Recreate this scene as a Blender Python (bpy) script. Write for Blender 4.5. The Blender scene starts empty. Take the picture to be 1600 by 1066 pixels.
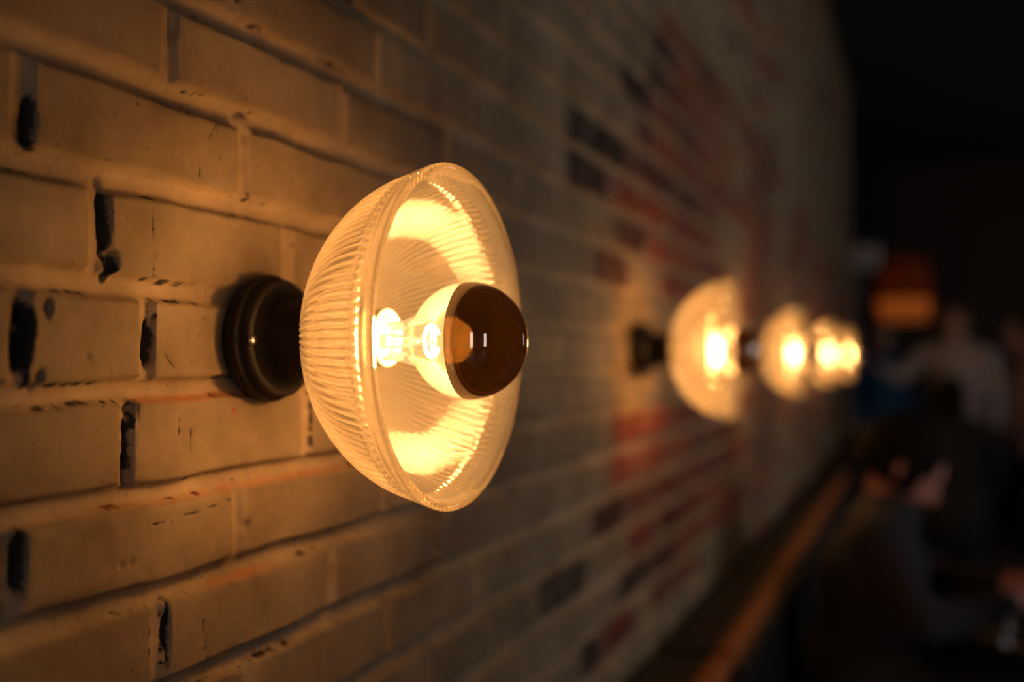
import bpy, math, random
import numpy as np
from mathutils import Vector, Matrix

S = bpy.context.scene
COL = S.collection
PI = math.pi
rng = np.random.RandomState(7)
random.seed(11)

# ------------------------------------------------------------------ camera
CAM = Vector((0.469, 0.0, 1.40))
F_PX = 1600 * 35.0 / 36.0
YAW = math.atan(637 / F_PX)          # turned towards the wall
PITCH = math.atan(26 / F_PX)
cd = bpy.data.cameras.new('camera')
cd.lens = 35; cd.sensor_width = 36; cd.clip_start = 0.02; cd.clip_end = 60
cd.dof.use_dof = True
cd.dof.focus_distance = 0.665
cd.dof.aperture_fstop = 1.9
cam = bpy.data.objects.new('camera', cd); COL.objects.link(cam)
cam.location = CAM
cam.rotation_euler = (PI / 2 + PITCH, 0, YAW)
S.camera = cam

# ------------------------------------------------------------------ world, exposure
S.view_settings.view_transform = 'Standard'
S.view_settings.look = 'None'
S.view_settings.exposure = 0.0
S.view_settings.gamma = 1.0
S.view_settings.use_curve_mapping = False
W = bpy.data.worlds.new('world'); S.world = W; W.use_nodes = True
W.node_tree.nodes['Background'].inputs[0].default_value = (0.30, 0.42, 0.6, 1)
W.node_tree.nodes['Background'].inputs[1].default_value = 0.01
cy = S.cycles
cy.max_bounces = 14; cy.transparent_max_bounces = 24; cy.transmission_bounces = 12
cy.glossy_bounces = 6; cy.diffuse_bounces = 4
cy.sample_clamp_indirect = 5.0
cy.sample_clamp_direct = 0.0
cy.blur_glossy = 0.3
cy.use_denoising = True

BULB_W = 5.7                # watts of each bulb's point light
BULB_COL = (1.0, 0.505, 0.165)
LAMP_Z = 1.4145
LAMP_Y = [0.6335 + 1.1 * k for k in range(5)]
SKY_L = 2.9                 # daylight panes

# daylight through the window openings (behind and beside the camera)
def area(name, loc, rot, sx, sy, power, col):
    l = bpy.data.lights.new(name, 'AREA'); l.shape = 'RECTANGLE'; l.size = sx; l.size_y = sy
    l.energy = power; l.color = col
    o = bpy.data.objects.new(name, l); COL.objects.link(o); o.location = loc; o.rotation_euler = rot
    return o

# ------------------------------------------------------------------ materials
def nt(name):
    m = bpy.data.materials.new(name); m.use_nodes = True
    t = m.node_tree; t.nodes.clear()
    out = t.nodes.new('ShaderNodeOutputMaterial')
    return m, t, out
def N(t, kind, **kw):
    n = t.nodes.new(kind)
    for k, v in kw.items():
        if k.startswith('i_'):
            key = k[2:]
            key = int(key) if key.isdigit() else key.replace('_', ' ')
            n.inputs[key].default_value = v
        else:
            setattr(n, k, v)
    return n
def simple(name, col, rough=0.5, metal=0.0, noise=0.0, scale=20.0, bump=0.0, coat=0.0, emit=None, estr=0.0, spec=0.5):
    m, t, out = nt(name)
    p = N(t, 'ShaderNodeBsdfPrincipled')
    p.inputs['Base Color'].default_value = (*col, 1)
    p.inputs['Roughness'].default_value = rough
    p.inputs['Metallic'].default_value = metal
    p.inputs['Coat Weight'].default_value = coat
    p.inputs['Specular IOR Level'].default_value = spec
    if emit:
        p.inputs['Emission Color'].default_value = (*emit, 1)
        p.inputs['Emission Strength'].default_value = estr
    if noise or bump:
        tc = N(t, 'ShaderNodeTexCoord')
        nz = N(t, 'ShaderNodeTexNoise', i_Scale=scale, i_Detail=6.0, i_Roughness=0.6)
        t.links.new(tc.outputs['Object'], nz.inputs['Vector'])
        if noise:
            mr = N(t, 'ShaderNodeMapRange'); mr.inputs['To Min'].default_value = 1 - noise; mr.inputs['To Max'].default_value = 1 + noise
            t.links.new(nz.outputs['Fac'], mr.inputs['Value'])
            mx = N(t, 'ShaderNodeVectorMath', operation='SCALE'); mx.inputs[0].default_value = col
            t.links.new(mr.outputs[0], mx.inputs['Scale'])
            t.links.new(mx.outputs[0], p.inputs['Base Color'])
        if bump:
            b = N(t, 'ShaderNodeBump'); b.inputs['Strength'].default_value = bump; b.inputs['Distance'].default_value = 0.002
            t.links.new(nz.outputs['Fac'], b.inputs['Height']); t.links.new(b.outputs[0], p.inputs['Normal'])
    t.links.new(p.outputs[0], out.inputs[0])
    return m

def wood(name, c1, c2, rough=0.35, scale=6.0, axis=(1, 0.06, 1)):
    m, t, out = nt(name)
    tc = N(t, 'ShaderNodeTexCoord'); mp = N(t, 'ShaderNodeMapping'); mp.inputs['Scale'].default_value = axis
    nz = N(t, 'ShaderNodeTexNoise', i_Scale=scale * 8, i_Detail=5.0, i_Distortion=0.6)
    rp = N(t, 'ShaderNodeValToRGB'); rp.color_ramp.elements[0].color = (*c1, 1); rp.color_ramp.elements[1].color = (*c2, 1)
    rp.color_ramp.elements[0].position = 0.3; rp.color_ramp.elements[1].position = 0.7
    p = N(t, 'ShaderNodeBsdfPrincipled'); p.inputs['Roughness'].default_value = rough
    t.links.new(tc.outputs['Object'], mp.inputs[0]); t.links.new(mp.outputs[0], nz.inputs['Vector'])
    t.links.new(nz.outputs['Fac'], rp.inputs[0]); t.links.new(rp.outputs[0], p.inputs['Base Color'])
    t.links.new(p.outputs[0], out.inputs[0])
    return m

def glass_shade():
    m, t, out = nt('pressed_glass')
    g = N(t, 'ShaderNodeBsdfGlass'); g.inputs['Color'].default_value = (1, 0.96, 0.88, 1)
    g.inputs['Roughness'].default_value = 0.02; g.inputs['IOR'].default_value = 1.47
    tr = N(t, 'ShaderNodeBsdfTransparent'); tr.inputs[0].default_value = (1, 0.97, 0.92, 1)
    tl = N(t, 'ShaderNodeBsdfTranslucent'); tl.inputs[0].default_value = (1, 0.9, 0.74, 1)
    df = N(t, 'ShaderNodeBsdfDiffuse'); df.inputs[0].default_value = (1, 0.9, 0.74, 1)
    a = N(t, 'ShaderNodeMixShader')
    b = N(t, 'ShaderNodeMixShader')
    c = N(t, 'ShaderNodeMixShader'); c.inputs[0].default_value = 0.5
    # matt crests put in stripes of light; clearness drops rimward to steepen lamp falloff
    at = N(t, 'ShaderNodeAttribute'); at.attribute_name = 'rib'
    sp = N(t, 'ShaderNodeSeparateColor'); t.links.new(at.outputs['Color'], sp.inputs[0])
    m1 = N(t, 'ShaderNodeMapRange'); m1.inputs['To Min'].default_value = 0.006; m1.inputs['To Max'].default_value = 0.115
    m2 = N(t, 'ShaderNodeMapRange'); m2.inputs['To Min'].default_value = 0.36; m2.inputs['To Max'].default_value = 0.88
    t.links.new(sp.outputs['Red'], m1.inputs['Value']); t.links.new(sp.outputs['Green'], m2.inputs['Value'])
    t.links.new(m1.outputs[0], b.inputs[0]); t.links.new(m2.outputs[0], a.inputs[0])
    t.links.new(tl.outputs[0], c.inputs[1]); t.links.new(df.outputs[0], c.inputs[2])
    t.links.new(tr.outputs[0], a.inputs[1]); t.links.new(g.outputs[0], a.inputs[2])
    t.links.new(a.outputs[0], b.inputs[1]); t.links.new(c.outputs[0], b.inputs[2])
    t.links.new(b.outputs[0], out.inputs[0])
    return m

def bulb_glass():
    m, t, out = nt('glowing_bulb_glass')
    tr = N(t, 'ShaderNodeBsdfTransparent'); tr.inputs[0].default_value = (1, 0.98, 0.95, 1)
    gl = N(t, 'ShaderNodeBsdfGlossy'); gl.inputs['Roughness'].default_value = 0.03
    tl = N(t, 'ShaderNodeBsdfTranslucent'); tl.inputs[0].default_value = (1, 0.93, 0.8, 1)
    fr = N(t, 'ShaderNodeFresnel', i_IOR=1.5)
    em = N(t, 'ShaderNodeEmission'); em.inputs[0].default_value = (1.0, 0.62, 0.28, 1); em.inputs[1].default_value = 0.12
    a = N(t, 'ShaderNodeMixShader'); b = N(t, 'ShaderNodeMixShader'); b.inputs[0].default_value = 0.005
    ad = N(t, 'ShaderNodeAddShader')
    t.links.new(fr.outputs[0], a.inputs[0]); t.links.new(tr.outputs[0], a.inputs[1]); t.links.new(gl.outputs[0], a.inputs[2])
    t.links.new(a.outputs[0], b.inputs[1]); t.links.new(tl.outputs[0], b.inputs[2])
    t.links.new(b.outputs[0], ad.inputs[0]); t.links.new(em.outputs[0], ad.inputs[1])
    t.links.new(ad.outputs[0], out.inputs[0])
    return m

def bulb_cap():
    # tinted mirror coating: glossy brown outside, letting a trace of the lamp through
    m, t, out = nt('brown_mirror_coating')
    p = N(t, 'ShaderNodeBsdfPrincipled')
    p.inputs['Base Color'].default_value = (0.03, 0.013, 0.006, 1); p.inputs['Roughness'].default_value = 0.06
    p.inputs['Coat Weight'].default_value = 1.0; p.inputs['Coat Roughness'].default_value = 0.02
    p.inputs['IOR'].default_value = 1.7
    tl = N(t, 'ShaderNodeBsdfRefraction'); tl.inputs['Color'].default_value = (0.0007, 0.00032, 0.00007, 1)
    tl.inputs['Roughness'].default_value = 0.6; tl.inputs['IOR'].default_value = 1.04
    gs = N(t, 'ShaderNodeBsdfGlossy'); gs.inputs['Color'].default_value = (0.75, 0.62, 0.5, 1); gs.inputs['Roughness'].default_value = 0.015
    mm = N(t, 'ShaderNodeMixShader'); mm.inputs[0].default_value = 0.24
    t.links.new(p.outputs[0], mm.inputs[1]); t.links.new(gs.outputs[0], mm.inputs[2])
    ad = N(t, 'ShaderNodeAddShader')
    t2 = N(t, 'ShaderNodeBsdfTranslucent'); t2.inputs[0].default_value = (0.00045, 0.00017, 0.00003, 1)
    a3 = N(t, 'ShaderNodeAddShader'); t.links.new(tl.outputs[0], a3.inputs[0]); t.links.new(t2.outputs[0], a3.inputs[1])
    t.links.new(mm.outputs[0], ad.inputs[0]); t.links.new(a3.outputs[0], ad.inputs[1])
    # the silvered inside of the bowl scatters softly
    ins = N(t, 'ShaderNodeBsdfGlossy'); ins.inputs['Color'].default_value = (0.42, 0.36, 0.28, 1); ins.inputs['Roughness'].default_value = 0.42
    ge = N(t, 'ShaderNodeNewGeometry'); m3 = N(t, 'ShaderNodeMixShader')
    t.links.new(ge.outputs['Backfacing'], m3.inputs[0]); t.links.new(ad.outputs[0], m3.inputs[1]); t.links.new(ins.outputs[0], m3.inputs[2])
    t.links.new(m3.outputs[0], out.inputs[0])
    return m

def brick_wall_mat():
    m, t, out = nt('painted_brick')
    at = N(t, 'ShaderNodeAttribute'); at.attribute_name = 'wear_shade'
    sp = N(t, 'ShaderNodeSeparateColor'); t.links.new(at.outputs['Color'], sp.inputs[0])
    tc = N(t, 'ShaderNodeTexCoord')
    n1 = N(t, 'ShaderNodeTexNoise', i_Scale=9.0, i_Detail=8.0, i_Roughness=0.65)
    n2 = N(t, 'ShaderNodeTexNoise', i_Scale=230.0, i_Detail=7.0, i_Roughness=0.7)
    for n in (n1, n2): t.links.new(tc.outputs['Object'], n.inputs['Vector'])
    paint = N(t, 'ShaderNodeValToRGB')
    paint.color_ramp.elements[0].color = (0.165, 0.116, 0.068, 1); paint.color_ramp.elements[0].position = 0.3
    paint.color_ramp.elements[1].color = (0.36, 0.272, 0.168, 1); paint.color_ramp.elements[1].position = 0.7
    t.links.new(n1.outputs['Fac'], paint.inputs[0])
    raw = N(t, 'ShaderNodeValToRGB')
    e = raw.color_ramp.elements
    e[0].color = (0.018, 0.012, 0.009, 1); e[0].position = 0.0
    e[1].color = (0.30, 0.062, 0.028, 1); e[1].position = 1.0
    e2 = e.new(0.35); e2.color = (0.075, 0.022, 0.013, 1)
    e3 = e.new(0.65); e3.color = (0.22, 0.042, 0.020, 1)
    t.links.new(sp.outputs['Green'], raw.inputs[0])
    mx = N(t, 'ShaderNodeMix', data_type='RGBA')
    t.links.new(sp.outputs['Red'], mx.inputs['Factor']); aj = N(t, 'ShaderNodeAttribute'); aj.attribute_name = 'joint'
    bt = N(t, 'ShaderNodeMapRange'); bt.inputs['To Min'].default_value = 0.74; bt.inputs['To Max'].default_value = 1.08
    t.links.new(sp.outputs['Green'], bt.inputs['Value'])
    jm = N(t, 'ShaderNodeMix', data_type='FLOAT'); jm.inputs['B'].default_value = 1.30
    t.links.new(aj.outputs['Fac'], jm.inputs['Factor']); t.links.new(bt.outputs[0], jm.inputs['A'])
    ps = N(t, 'ShaderNodeVectorMath', operation='SCALE'); t.links.new(paint.outputs[0], ps.inputs[0]); t.links.new(jm.outputs[0], ps.inputs['Scale'])
    t.links.new(ps.outputs[0], mx.inputs['A']); t.links.new(raw.outputs[0], mx.inputs['B'])
    dirt_shade = N(t, 'ShaderNodeMix', data_type='RGBA'); dirt_shade.inputs['B'].default_value = (0.012, 0.010, 0.009, 1)
    n3 = N(t, 'ShaderNodeTexNoise', i_Scale=340.0, i_Detail=5.0, i_Roughness=0.75); t.links.new(tc.outputs['Object'], n3.inputs['Vector'])
    k1 = N(t, 'ShaderNodeMath', operation='MULTIPLY_ADD'); k1.inputs[1].default_value = 3.2; k1.inputs[2].default_value = -1.6
    t.links.new(n3.outputs['Fac'], k1.inputs[0])
    k2 = N(t, 'ShaderNodeMath', operation='MULTIPLY_ADD'); k2.inputs[1].default_value = 2.6; k2.inputs[2].default_value = -0.75
    t.links.new(sp.outputs['Blue'], k2.inputs[0])
    k3 = N(t, 'ShaderNodeMath', operation='ADD', use_clamp=True); t.links.new(k1.outputs[0], k3.inputs[0]); t.links.new(k2.outputs[0], k3.inputs[1])
    vo = N(t, 'ShaderNodeTexNoise', i_Scale=150.0, i_Detail=2.0); t.links.new(tc.outputs['Object'], vo.inputs['Vector'])
    k4 = N(t, 'ShaderNodeMapRange', clamp=True); k4.inputs['From Min'].default_value = 0.70; k4.inputs['From Max'].default_value = 0.76; k4.inputs['To Max'].default_value = 0.7
    t.links.new(vo.outputs['Fac'], k4.inputs['Value'])
    k5 = N(t, 'ShaderNodeMath', operation='MAXIMUM'); t.links.new(k3.outputs[0], k5.inputs[0]); t.links.new(k4.outputs[0], k5.inputs[1])
    t.links.new(k5.outputs[0], dirt_shade.inputs['Factor']); t.links.new(mx.outputs['Result'], dirt_shade.inputs['A'])
    ar = N(t, 'ShaderNodeAttribute'); ar.attribute_name = 'rust'
    ru = N(t, 'ShaderNodeMix', data_type='RGBA'); ru.inputs['B'].default_value = (0.30, 0.06, 0.01, 1)
    t.links.new(ar.outputs['Fac'], ru.inputs['Factor']); t.links.new(dirt_shade.outputs['Result'], ru.inputs['A'])
    p = N(t, 'ShaderNodeBsdfPrincipled'); p.inputs['Roughness'].default_value = 0.55
    p.inputs['Specular IOR Level'].default_value = 0.25
    bp = N(t, 'ShaderNodeBump'); bp.inputs['Strength'].default_value = 0.6; bp.inputs['Distance'].default_value = 0.0009
    t.links.new(n2.outputs['Fac'], bp.inputs['Height']); t.links.new(bp.outputs[0], p.inputs['Normal'])
    t.links.new(ru.outputs['Result'], p.inputs['Base Color'])
    t.links.new(p.outputs[0], out.inputs[0])
    return m

def emitter(name, col, s):
    m, t, out = nt(name)
    e = N(t, 'ShaderNodeEmission'); e.inputs[0].default_value = (*col, 1); e.inputs[1].default_value = s
    t.links.new(e.outputs[0], out.inputs[0]); return m

M = dict(
    glass=glass_shade(), bulb=bulb_glass(), cap=bulb_cap(), wall=brick_wall_mat(),
    iron=simple('worn_bronze', (0.011, 0.0065, 0.0045), 0.62, 0.1, noise=1.0, scale=45, bump=0.8, spec=0.25),
    screw=simple('screw_steel', (0.55, 0.5, 0.42), 0.3, 1.0),
    porcelain=simple('ivory_porcelain', (0.5, 0.44, 0.34), 0.35),
    brass=simple('brass_thread', (0.7, 0.48, 0.2), 0.3, 1.0),
    filament=emitter('filament_glow', (1.0, 0.62, 0.28), 60.0),
    dark=simple('dark_plaster', (0.012, 0.013, 0.013), 0.8, noise=0.3, scale=4),
    ceil=simple('black_ceiling', (0.010, 0.012, 0.012), 0.9),
    floor=wood('dark_floorboards', (0.006, 0.004, 0.003), (0.012, 0.008, 0.005), 0.5),
    rail=wood('varnished_oak', (0.26, 0.065, 0.007), (0.36, 0.10, 0.012), 0.6),
    ledge=wood('dark_stained_wood', (0.003, 0.002, 0.0015), (0.007, 0.004, 0.002), 0.7),
    leather=simple('black_leather', (0.006, 0.006, 0.006), 0.6, bump=0.2, scale=200, spec=0.2),
    sky=emitter('daylight_pane', (1.0, 0.92, 0.90), SKY_L),
    frame=simple('dark_window_frame', (0.03, 0.03, 0.03), 0.5),
)

# ------------------------------------------------------------------ builders
def tag(o, label=None, cat=None, group=None, kind=None):
    if label: o['label'] = label
    if cat: o['category'] = cat
    if group: o['group'] = group
    if kind: o['kind'] = kind
    return o
def empty(name, loc=(0, 0, 0), rz=0.0):
    o = bpy.data.objects.new(name, None); COL.objects.link(o); o.location = loc; o.rotation_euler.z = rz
    o.empty_display_size = 0.05
    return o
def link_mesh(name, me, mat, parent=None, smooth=True):
    o = bpy.data.objects.new(name, me); COL.objects.link(o)
    if mat: me.materials.append(mat)
    if smooth: me.polygons.foreach_set('use_smooth', [True] * len(me.polygons))
    if parent: o.parent = parent
    return o
class MB:
    def __init__(s): s.v = []; s.f = []
    def add(s, vs, fs):
        b = len(s.v); s.v += [tuple(v) for v in vs]; s.f += [tuple(i + b for i in f) for f in fs]; return s
    def box(s, x0, x1, y0, y1, z0, z1):
        v = [(x, y, z) for x in (x0, x1) for y in (y0, y1) for z in (z0, z1)]
        return s.add(v, [(0, 1, 3, 2), (4, 6, 7, 5), (0, 4, 5, 1), (2, 3, 7, 6), (0, 2, 6, 4), (1, 5, 7, 3)])
    def tube(s, pts, r, n=10, closed=False):
        pts = [Vector(p) for p in pts]; vs = []; L = len(pts)
        for i, p in enumerate(pts):
            a = pts[(i - 1) % L] if (closed or i) else p
            b = pts[(i + 1) % L] if (closed or i < L - 1) else p
            d = (b - a).normalized()
            u = d.orthogonal().normalized() if i == 0 else (u - d * u.dot(d)).normalized()
            w = d.cross(u); rr = r[i] if hasattr(r, '__len__') else r
            for k in range(n):
                t = 2 * PI * k / n; vs.append(p + (u * math.cos(t) + w * math.sin(t)) * rr)
        fs = []
        for i in range(L if closed else L - 1):
            j = (i + 1) % L
            for k in range(n):
                fs.append((i * n + k, i * n + (k + 1) % n, j * n + (k + 1) % n, j * n + k))
        if not closed:
            fs.append(tuple(range(n))[::-1]); fs.append(tuple((L - 1) * n + k for k in range(n)))
        return s.add(vs, fs)
    def lathe(s, prof, n=64, axis='x', closed=False, rad=None, org=(0, 0, 0)):
        """prof = (along, radius) list. rad(j, theta, r) may modulate the radius."""
        vs = []; L = len(prof)
        for j, (a, r) in enumerate(prof):
            for k in range(n):
                t = 2 * PI * k / n; rr = rad(j, t, r) if rad else r
                c, d = rr * math.cos(t), rr * math.sin(t)
                p = (a, c, d) if axis == 'x' else (c, d, a)
                vs.append((p[0] + org[0], p[1] + org[1], p[2] + org[2]))
        fs = []
        for j in range(L if closed else L - 1):
            q = (j + 1) % L
            for k in range(n):
                f = (j * n + k, j * n + (k + 1) % n, q * n + (k + 1) % n, q * n + k)
                fs.append(f if axis == 'x' else f[::-1] if False else f)
        if not closed:
            fs.append(tuple(range(n))[::-1]); fs.append(tuple((L - 1) * n + k for k in range(n)))
        return s.add(vs, fs)
    def build(s, name, mat, parent=None, smooth=True, bevel=0, org=None):
        me = bpy.data.meshes.new(name)
        v = s.v
        if org: v = [(a - org[0], b - org[1], c - org[2]) for a, b, c in v]
        me.from_pydata(v, [], s.f)
        import bmesh
        bm = bmesh.new(); bm.from_mesh(me); bmesh.ops.recalc_face_normals(bm, faces=bm.faces)
        if bevel:
            bmesh.ops.bevel(bm, geom=[e for e in bm.edges if e.is_manifold and e.calc_face_angle(0) > 0.5], offset=bevel, segments=2, affect='EDGES', profile=0.5)
        bm.to_mesh(me); bm.free()
        o = link_mesh(name, me, mat, parent, smooth)
        if org and not parent: o.location = org
        return o

# ------------------------------------------------------------------ the brick wall
def vnoise(y, z, sc, seed):
    """smooth value noise at points (arrays) with feature size sc."""
    g = np.random.RandomState(seed).rand(257, 257)
    a = y / sc; b = z / sc
    i = np.floor(a).astype(int); j = np.floor(b).astype(int)
    fa = a - i; fb = b - j; fa = fa * fa * (3 - 2 * fa); fb = fb * fb * (3 - 2 * fb)
    i0 = i % 256; j0 = j % 256
    return ((g[i0, j0] * (1 - fa) + g[i0 + 1, j0] * fa) * (1 - fb) + (g[i0, j0 + 1] * (1 - fa) + g[i0 + 1, j0 + 1] * fa) * fb)

PITCH_Z = 0.0673
Z_TOP = 1.8822 - 0.1                 # joint row 0 of the measured ones is at index 1
def joint_z(k): return Z_TOP - PITCH_Z * (k + 1)
# vertical joints measured in the near part of the wall, by course (below joint k)
KNOWN = {-1: [0.707, 0.920], 0: [0.375, 0.600, 0.812], 1: [0.300, 0.534, 0.751, 0.96], 2: [0.205, 0.415, 0.614, 0.84],
         3: [0.265, 0.472, 0.670, 0.88], 4: [0.21, 0.415, 0.516, 0.73, 0.93], 5: [0.29, 0.497, 0.698, 0.90], 6: [0.20, 0.407, 0.611, 0.827],
         7: [0.31, 0.525, 0.736, 0.935], 8: [0.22, 0.415, 0.625, 0.835, 1.041], 9: [0.30, 0.51, 0.72, 0.92]}
def build_wall():
    Y_END = 7.8
    ys = np.concatenate([np.arange(-2.6, 0.30, 0.05), np.arange(0.30, 1.10, 0.0020), np.arange(1.10, 3.2, 0.0045), np.arange(3.2, Y_END + 0.001, 0.014)])
    ys[-1] = Y_END
    zs = np.concatenate([np.arange(0.0, 0.84, 0.06), np.arange(0.84, 1.05, 0.0035), np.arange(1.05, 1.80, 0.0020), np.arange(1.80, 2.5, 0.005), np.arange(2.5, 3.41, 0.02)])
    zs[-1] = 3.4
    Yg, Zg = np.meshgrid(ys, zs, indexing='ij')
    wob = (vnoise(Yg, Zg, 0.06, 1) - 0.5) * 0.0035 + (vnoise(Yg, Zg, 0.018, 2) - 0.5) * 0.0016
    Zw = Zg + wob; Yw = Yg + (vnoise(Yg, Zg, 0.05, 3) - 0.5) * 0.003 + (vnoise(Yg, Zg, 0.012, 4) - 0.5) * 0.0015
    k = np.floor((Z_TOP - Zw) / PITCH_Z - 1.0).astype(int)          # course index: between joint k and k+1
    zt = Z_TOP - PITCH_Z * (k + 1)
    dt = zt - Zw                                                    # distance below the joint above
    db = PITCH_Z - dt
    dh = np.minimum(dt, db)
    kmin, kmax = k.min(), k.max()
    dv = np.full(Yg.shape, 9.0); bid = np.zeros(Yg.shape)
    tone = np.zeros(Yg.shape); expo = np.zeros(Yg.shape); off = np.zeros(Yg.shape); vw = np.zeros(Yg.shape); tilt = np.zeros(Yg.shape)
    for kk in range(kmin, kmax + 1):
        r = np.random.RandomState(1000 + kk)
        j = list(KNOWN.get(kk, [0.25 + 0.1 * (kk % 2) + r.uniform(-.03, .03)]))
        while j[0] > -2.7: j.insert(0, j[0] - 0.213 - r.uniform(-.006, .006))
        while j[-1] < Y_END + .2: j.append(j[-1] + (0.213 if r.rand() > 0.12 else 0.107) + r.uniform(-.006, .006))
        j = np.array(j)
        m = (k == kk)
        yy = Yw[m]
        idx = np.searchsorted(j, yy)
        lo = j[np.clip(idx - 1, 0, len(j) - 1)]; hi = j[np.clip(idx, 0, len(j) - 1)]
        dv[m] = np.minimum(yy - lo, hi - yy)
        nb = len(j) + 1
        rt, ro, rf, rl = r.rand(nb), r.rand(nb), r.rand(nb), r.rand(nb)
        zc = joint_z(kk) - PITCH_Z / 2
        c = np.concatenate([[0], (j[1:] + j[:-1]) / 2, [Y_END]])
        # where the paint has come off the bricks
        edge = 1.50 + 0.10 * math.sin(kk * 2.1)
        if 1.33 < zc < 1.49: edge = 2.3
        if zc > 1.74: edge = 1.62 + 0.5 * (zc - 1.74)
        p = np.clip((c - edge) / 0.10, 0, 1) * np.where(c < 3.6, 0.98, 0.55) * np.where(zc > 2.15, 0.35, 1.0) * np.where(zc < 0.98, 0.4, 1.0)
        p = np.where((c > 2.6) & (c < 2.95), p * 0.45, p)
        e = (ro < p).astype(float)
        tn = np.clip(0.22 + 0.62 * rt + np.where((zc > 1.52) & (zc < 1.72) & (c > 1.8), .15, 0) + np.where((zc > 1.1) & (zc < 1.3), .1, 0), 0, 1)
        tn = np.where((c < edge + 0.17) & (c > edge - .1), tn * 0.45, tn)
        bidx = np.clip(idx, 0, nb - 1)
        bid[m] = bidx; tone[m] = tn[bidx]; expo[m] = e[bidx]; off[m] = (rf[bidx] - 0.5) * 0.0022; tilt[m] = (rl[bidx] - .5) * 0.02
        # the single dark brick near the edge of the painted part
    # measured dark bricks at the edge of the bare patch (on the wall: y, z)
    for (by, bz, tn) in ((1.41, 1.748, 0.02), (1.55, 1.735, 0.05), (1.52, 1.675, 0.10), (1.52, 1.552, 0.35), (1.67, 1.20, 0.75), (1.50, 1.143, 0.2), (1.40, 1.075, 0.12)):
        i = np.argmin(abs(ys - by)); q = np.argmin(abs(zs - bz))
        mm = (k == k[i, q]) & (bid == bid[i, q])
        expo[mm] = 1; tone[mm] = tn
    # joint profile: recessed and hollow
    wj = 0.0074 + 0.0020 * (vnoise(Yg, Zg, 0.09, 5) - .5)
    def rec(d, w, depth):
        x = np.clip(d / w, 0, 1.35)
        inner = -depth * (1 - 0.30 * x ** 2)
        s = np.clip((x - 0.78) / 0.45, 0, 1); s = s * s * (3 - 2 * s)
        return inner * (1 - s)
    dep_h = 0.0092 * (0.75 + 0.5 * vnoise(Yg, Zg, 0.13, 6))
    near4 = np.exp(-((zt - joint_z(4)) / .03) ** 2) * 0 
    hj = rec(dh, wj * 1.05, dep_h)
    dep_v = 0.0064 * (0.55 + 0.9 * vnoise(Yg, Zg, 0.10, 7))
    vj = rec(dv, wj * 0.85, dep_v)
    H = np.minimum(hj, vj)
    face = np.clip(np.minimum(dh, dv) / wj - 1, 0, 1)
    H += (off + tilt * (dt - PITCH_Z / 2)) * face
    H += ((vnoise(Yg, Zg, 0.045, 8) - .5) * 0.0018 + (vnoise(Yg, Zg, 0.013, 9) - .5) * 0.0007) * (0.4 + 0.6 * face)
    H += (vnoise(Yg, Zg, 0.005, 10) - .5) * 0.0009 * (1 - face) + (vnoise(Yg, Zg, 0.0045, 11) - .5) * 0.00025
    # missing mortar, holes: ellipses (y, z, half y, half z, depth)
    for (y0, z0, a, b, d) in ((0.4795, 1.487, .0030, .024, .016), (0.484, 1.459, .0048, .009, .010), (0.500, 1.338, .0024, .022, .012), (0.5025, 1.366, .003, .005, .010), (0.5345, 1.212, .0024, .024, .010),
                              (0.421, 1.536, .003, .014, .014), (0.4155, 1.412, .0075, .017, .022), (0.434, 1.428, .0025, .006, .008), (0.430, 1.388, .003, .006, .007), (0.416, 1.283, .003, .020, .012),
                              (0.519, 1.41, .0022, .017, .004), (0.540, 1.634, .002, .02, .004), (0.752, 1.642, .004, .006, -.005), (0.620, 1.578, .008, .007, -.007), (0.665, 1.702, .010, .010, -.006),
                              (0.622, 1.272, .003, .004, .004), (0.572, 1.245, .004, .004, .005), (0.466, 1.401, .0016, .0024, .002), (0.500, 1.268, .002, .003, .002), (0.492, 1.268, .002, .003, .002)):
        q = ((Yw - y0) / a) ** 2 + ((Zw - z0) / b) ** 2 + (vnoise(Yg, Zg, 0.012, 41) - .5) * .7
        s = np.clip(1.35 - q * 0.9, 0, 1); s = s * s * (3 - 2 * s)
        H -= min(d, .007) * s
    # hairline cracks and small pits
    def crack(pts, w=0.0013, d=0.0016):
        nonlocal H, soot_shade
        for (a, b) in zip(pts[:-1], pts[1:]):
            a = np.array(a); b = np.array(b); e = b - a; L = (e ** 2).sum()
            m = (Yg > min(a[0], b[0]) - .01) & (Yg < max(a[0], b[0]) + .01) & (Zg > min(a[1], b[1]) - .01) & (Zg < max(a[1], b[1]) + .01)
            t = np.clip(((Yg[m] - a[0]) * e[0] + (Zg[m] - a[1]) * e[1]) / L, 0, 1)
            dd = np.hypot(Yg[m] - a[0] - t * e[0], Zg[m] - a[1] - t * e[1])
            g = np.clip(1 - dd / w, 0, 1)
            H[m] -= d * g; soot_shade[m] = np.maximum(soot_shade[m], 0.8 * g)
    soot_shade = np.zeros(Yg.shape)
    crack([(0.519, 1.506), (0.520, 1.485), (0.5215, 1.468), (0.519, 1.450)])
    crack([(0.585, 1.575), (0.580, 1.566), (0.572, 1.555)])
    crack([(0.565, 1.541), (0.564, 1.530), (0.5625, 1.519)])
    crack([(0.508, 1.372), (0.5085, 1.356)], 0.0011)
    crack([(0.545, 1.364), (0.546, 1.348)]); crack([(0.558, 1.350), (0.559, 1.325)])
    crack([(0.532, 1.402), (0.541, 1.393)], 0.0014, 0.002)
    crack([(0.572, 1.214), (0.573, 1.198), (0.576, 1.185)])
    crack([(0.60, 1.296), (0.56, 1.292), (0.52, 1.290)], 0.0012, 0.001)
    # soot in the bottoms of joints, in patches
    jm = (np.abs(np.minimum(dh - 0.0, dv)) < wj * 1.1)
    edge_band = np.exp(-((np.minimum(dh, dv) - wj * 0.9) / 0.0016) ** 2)
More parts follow.
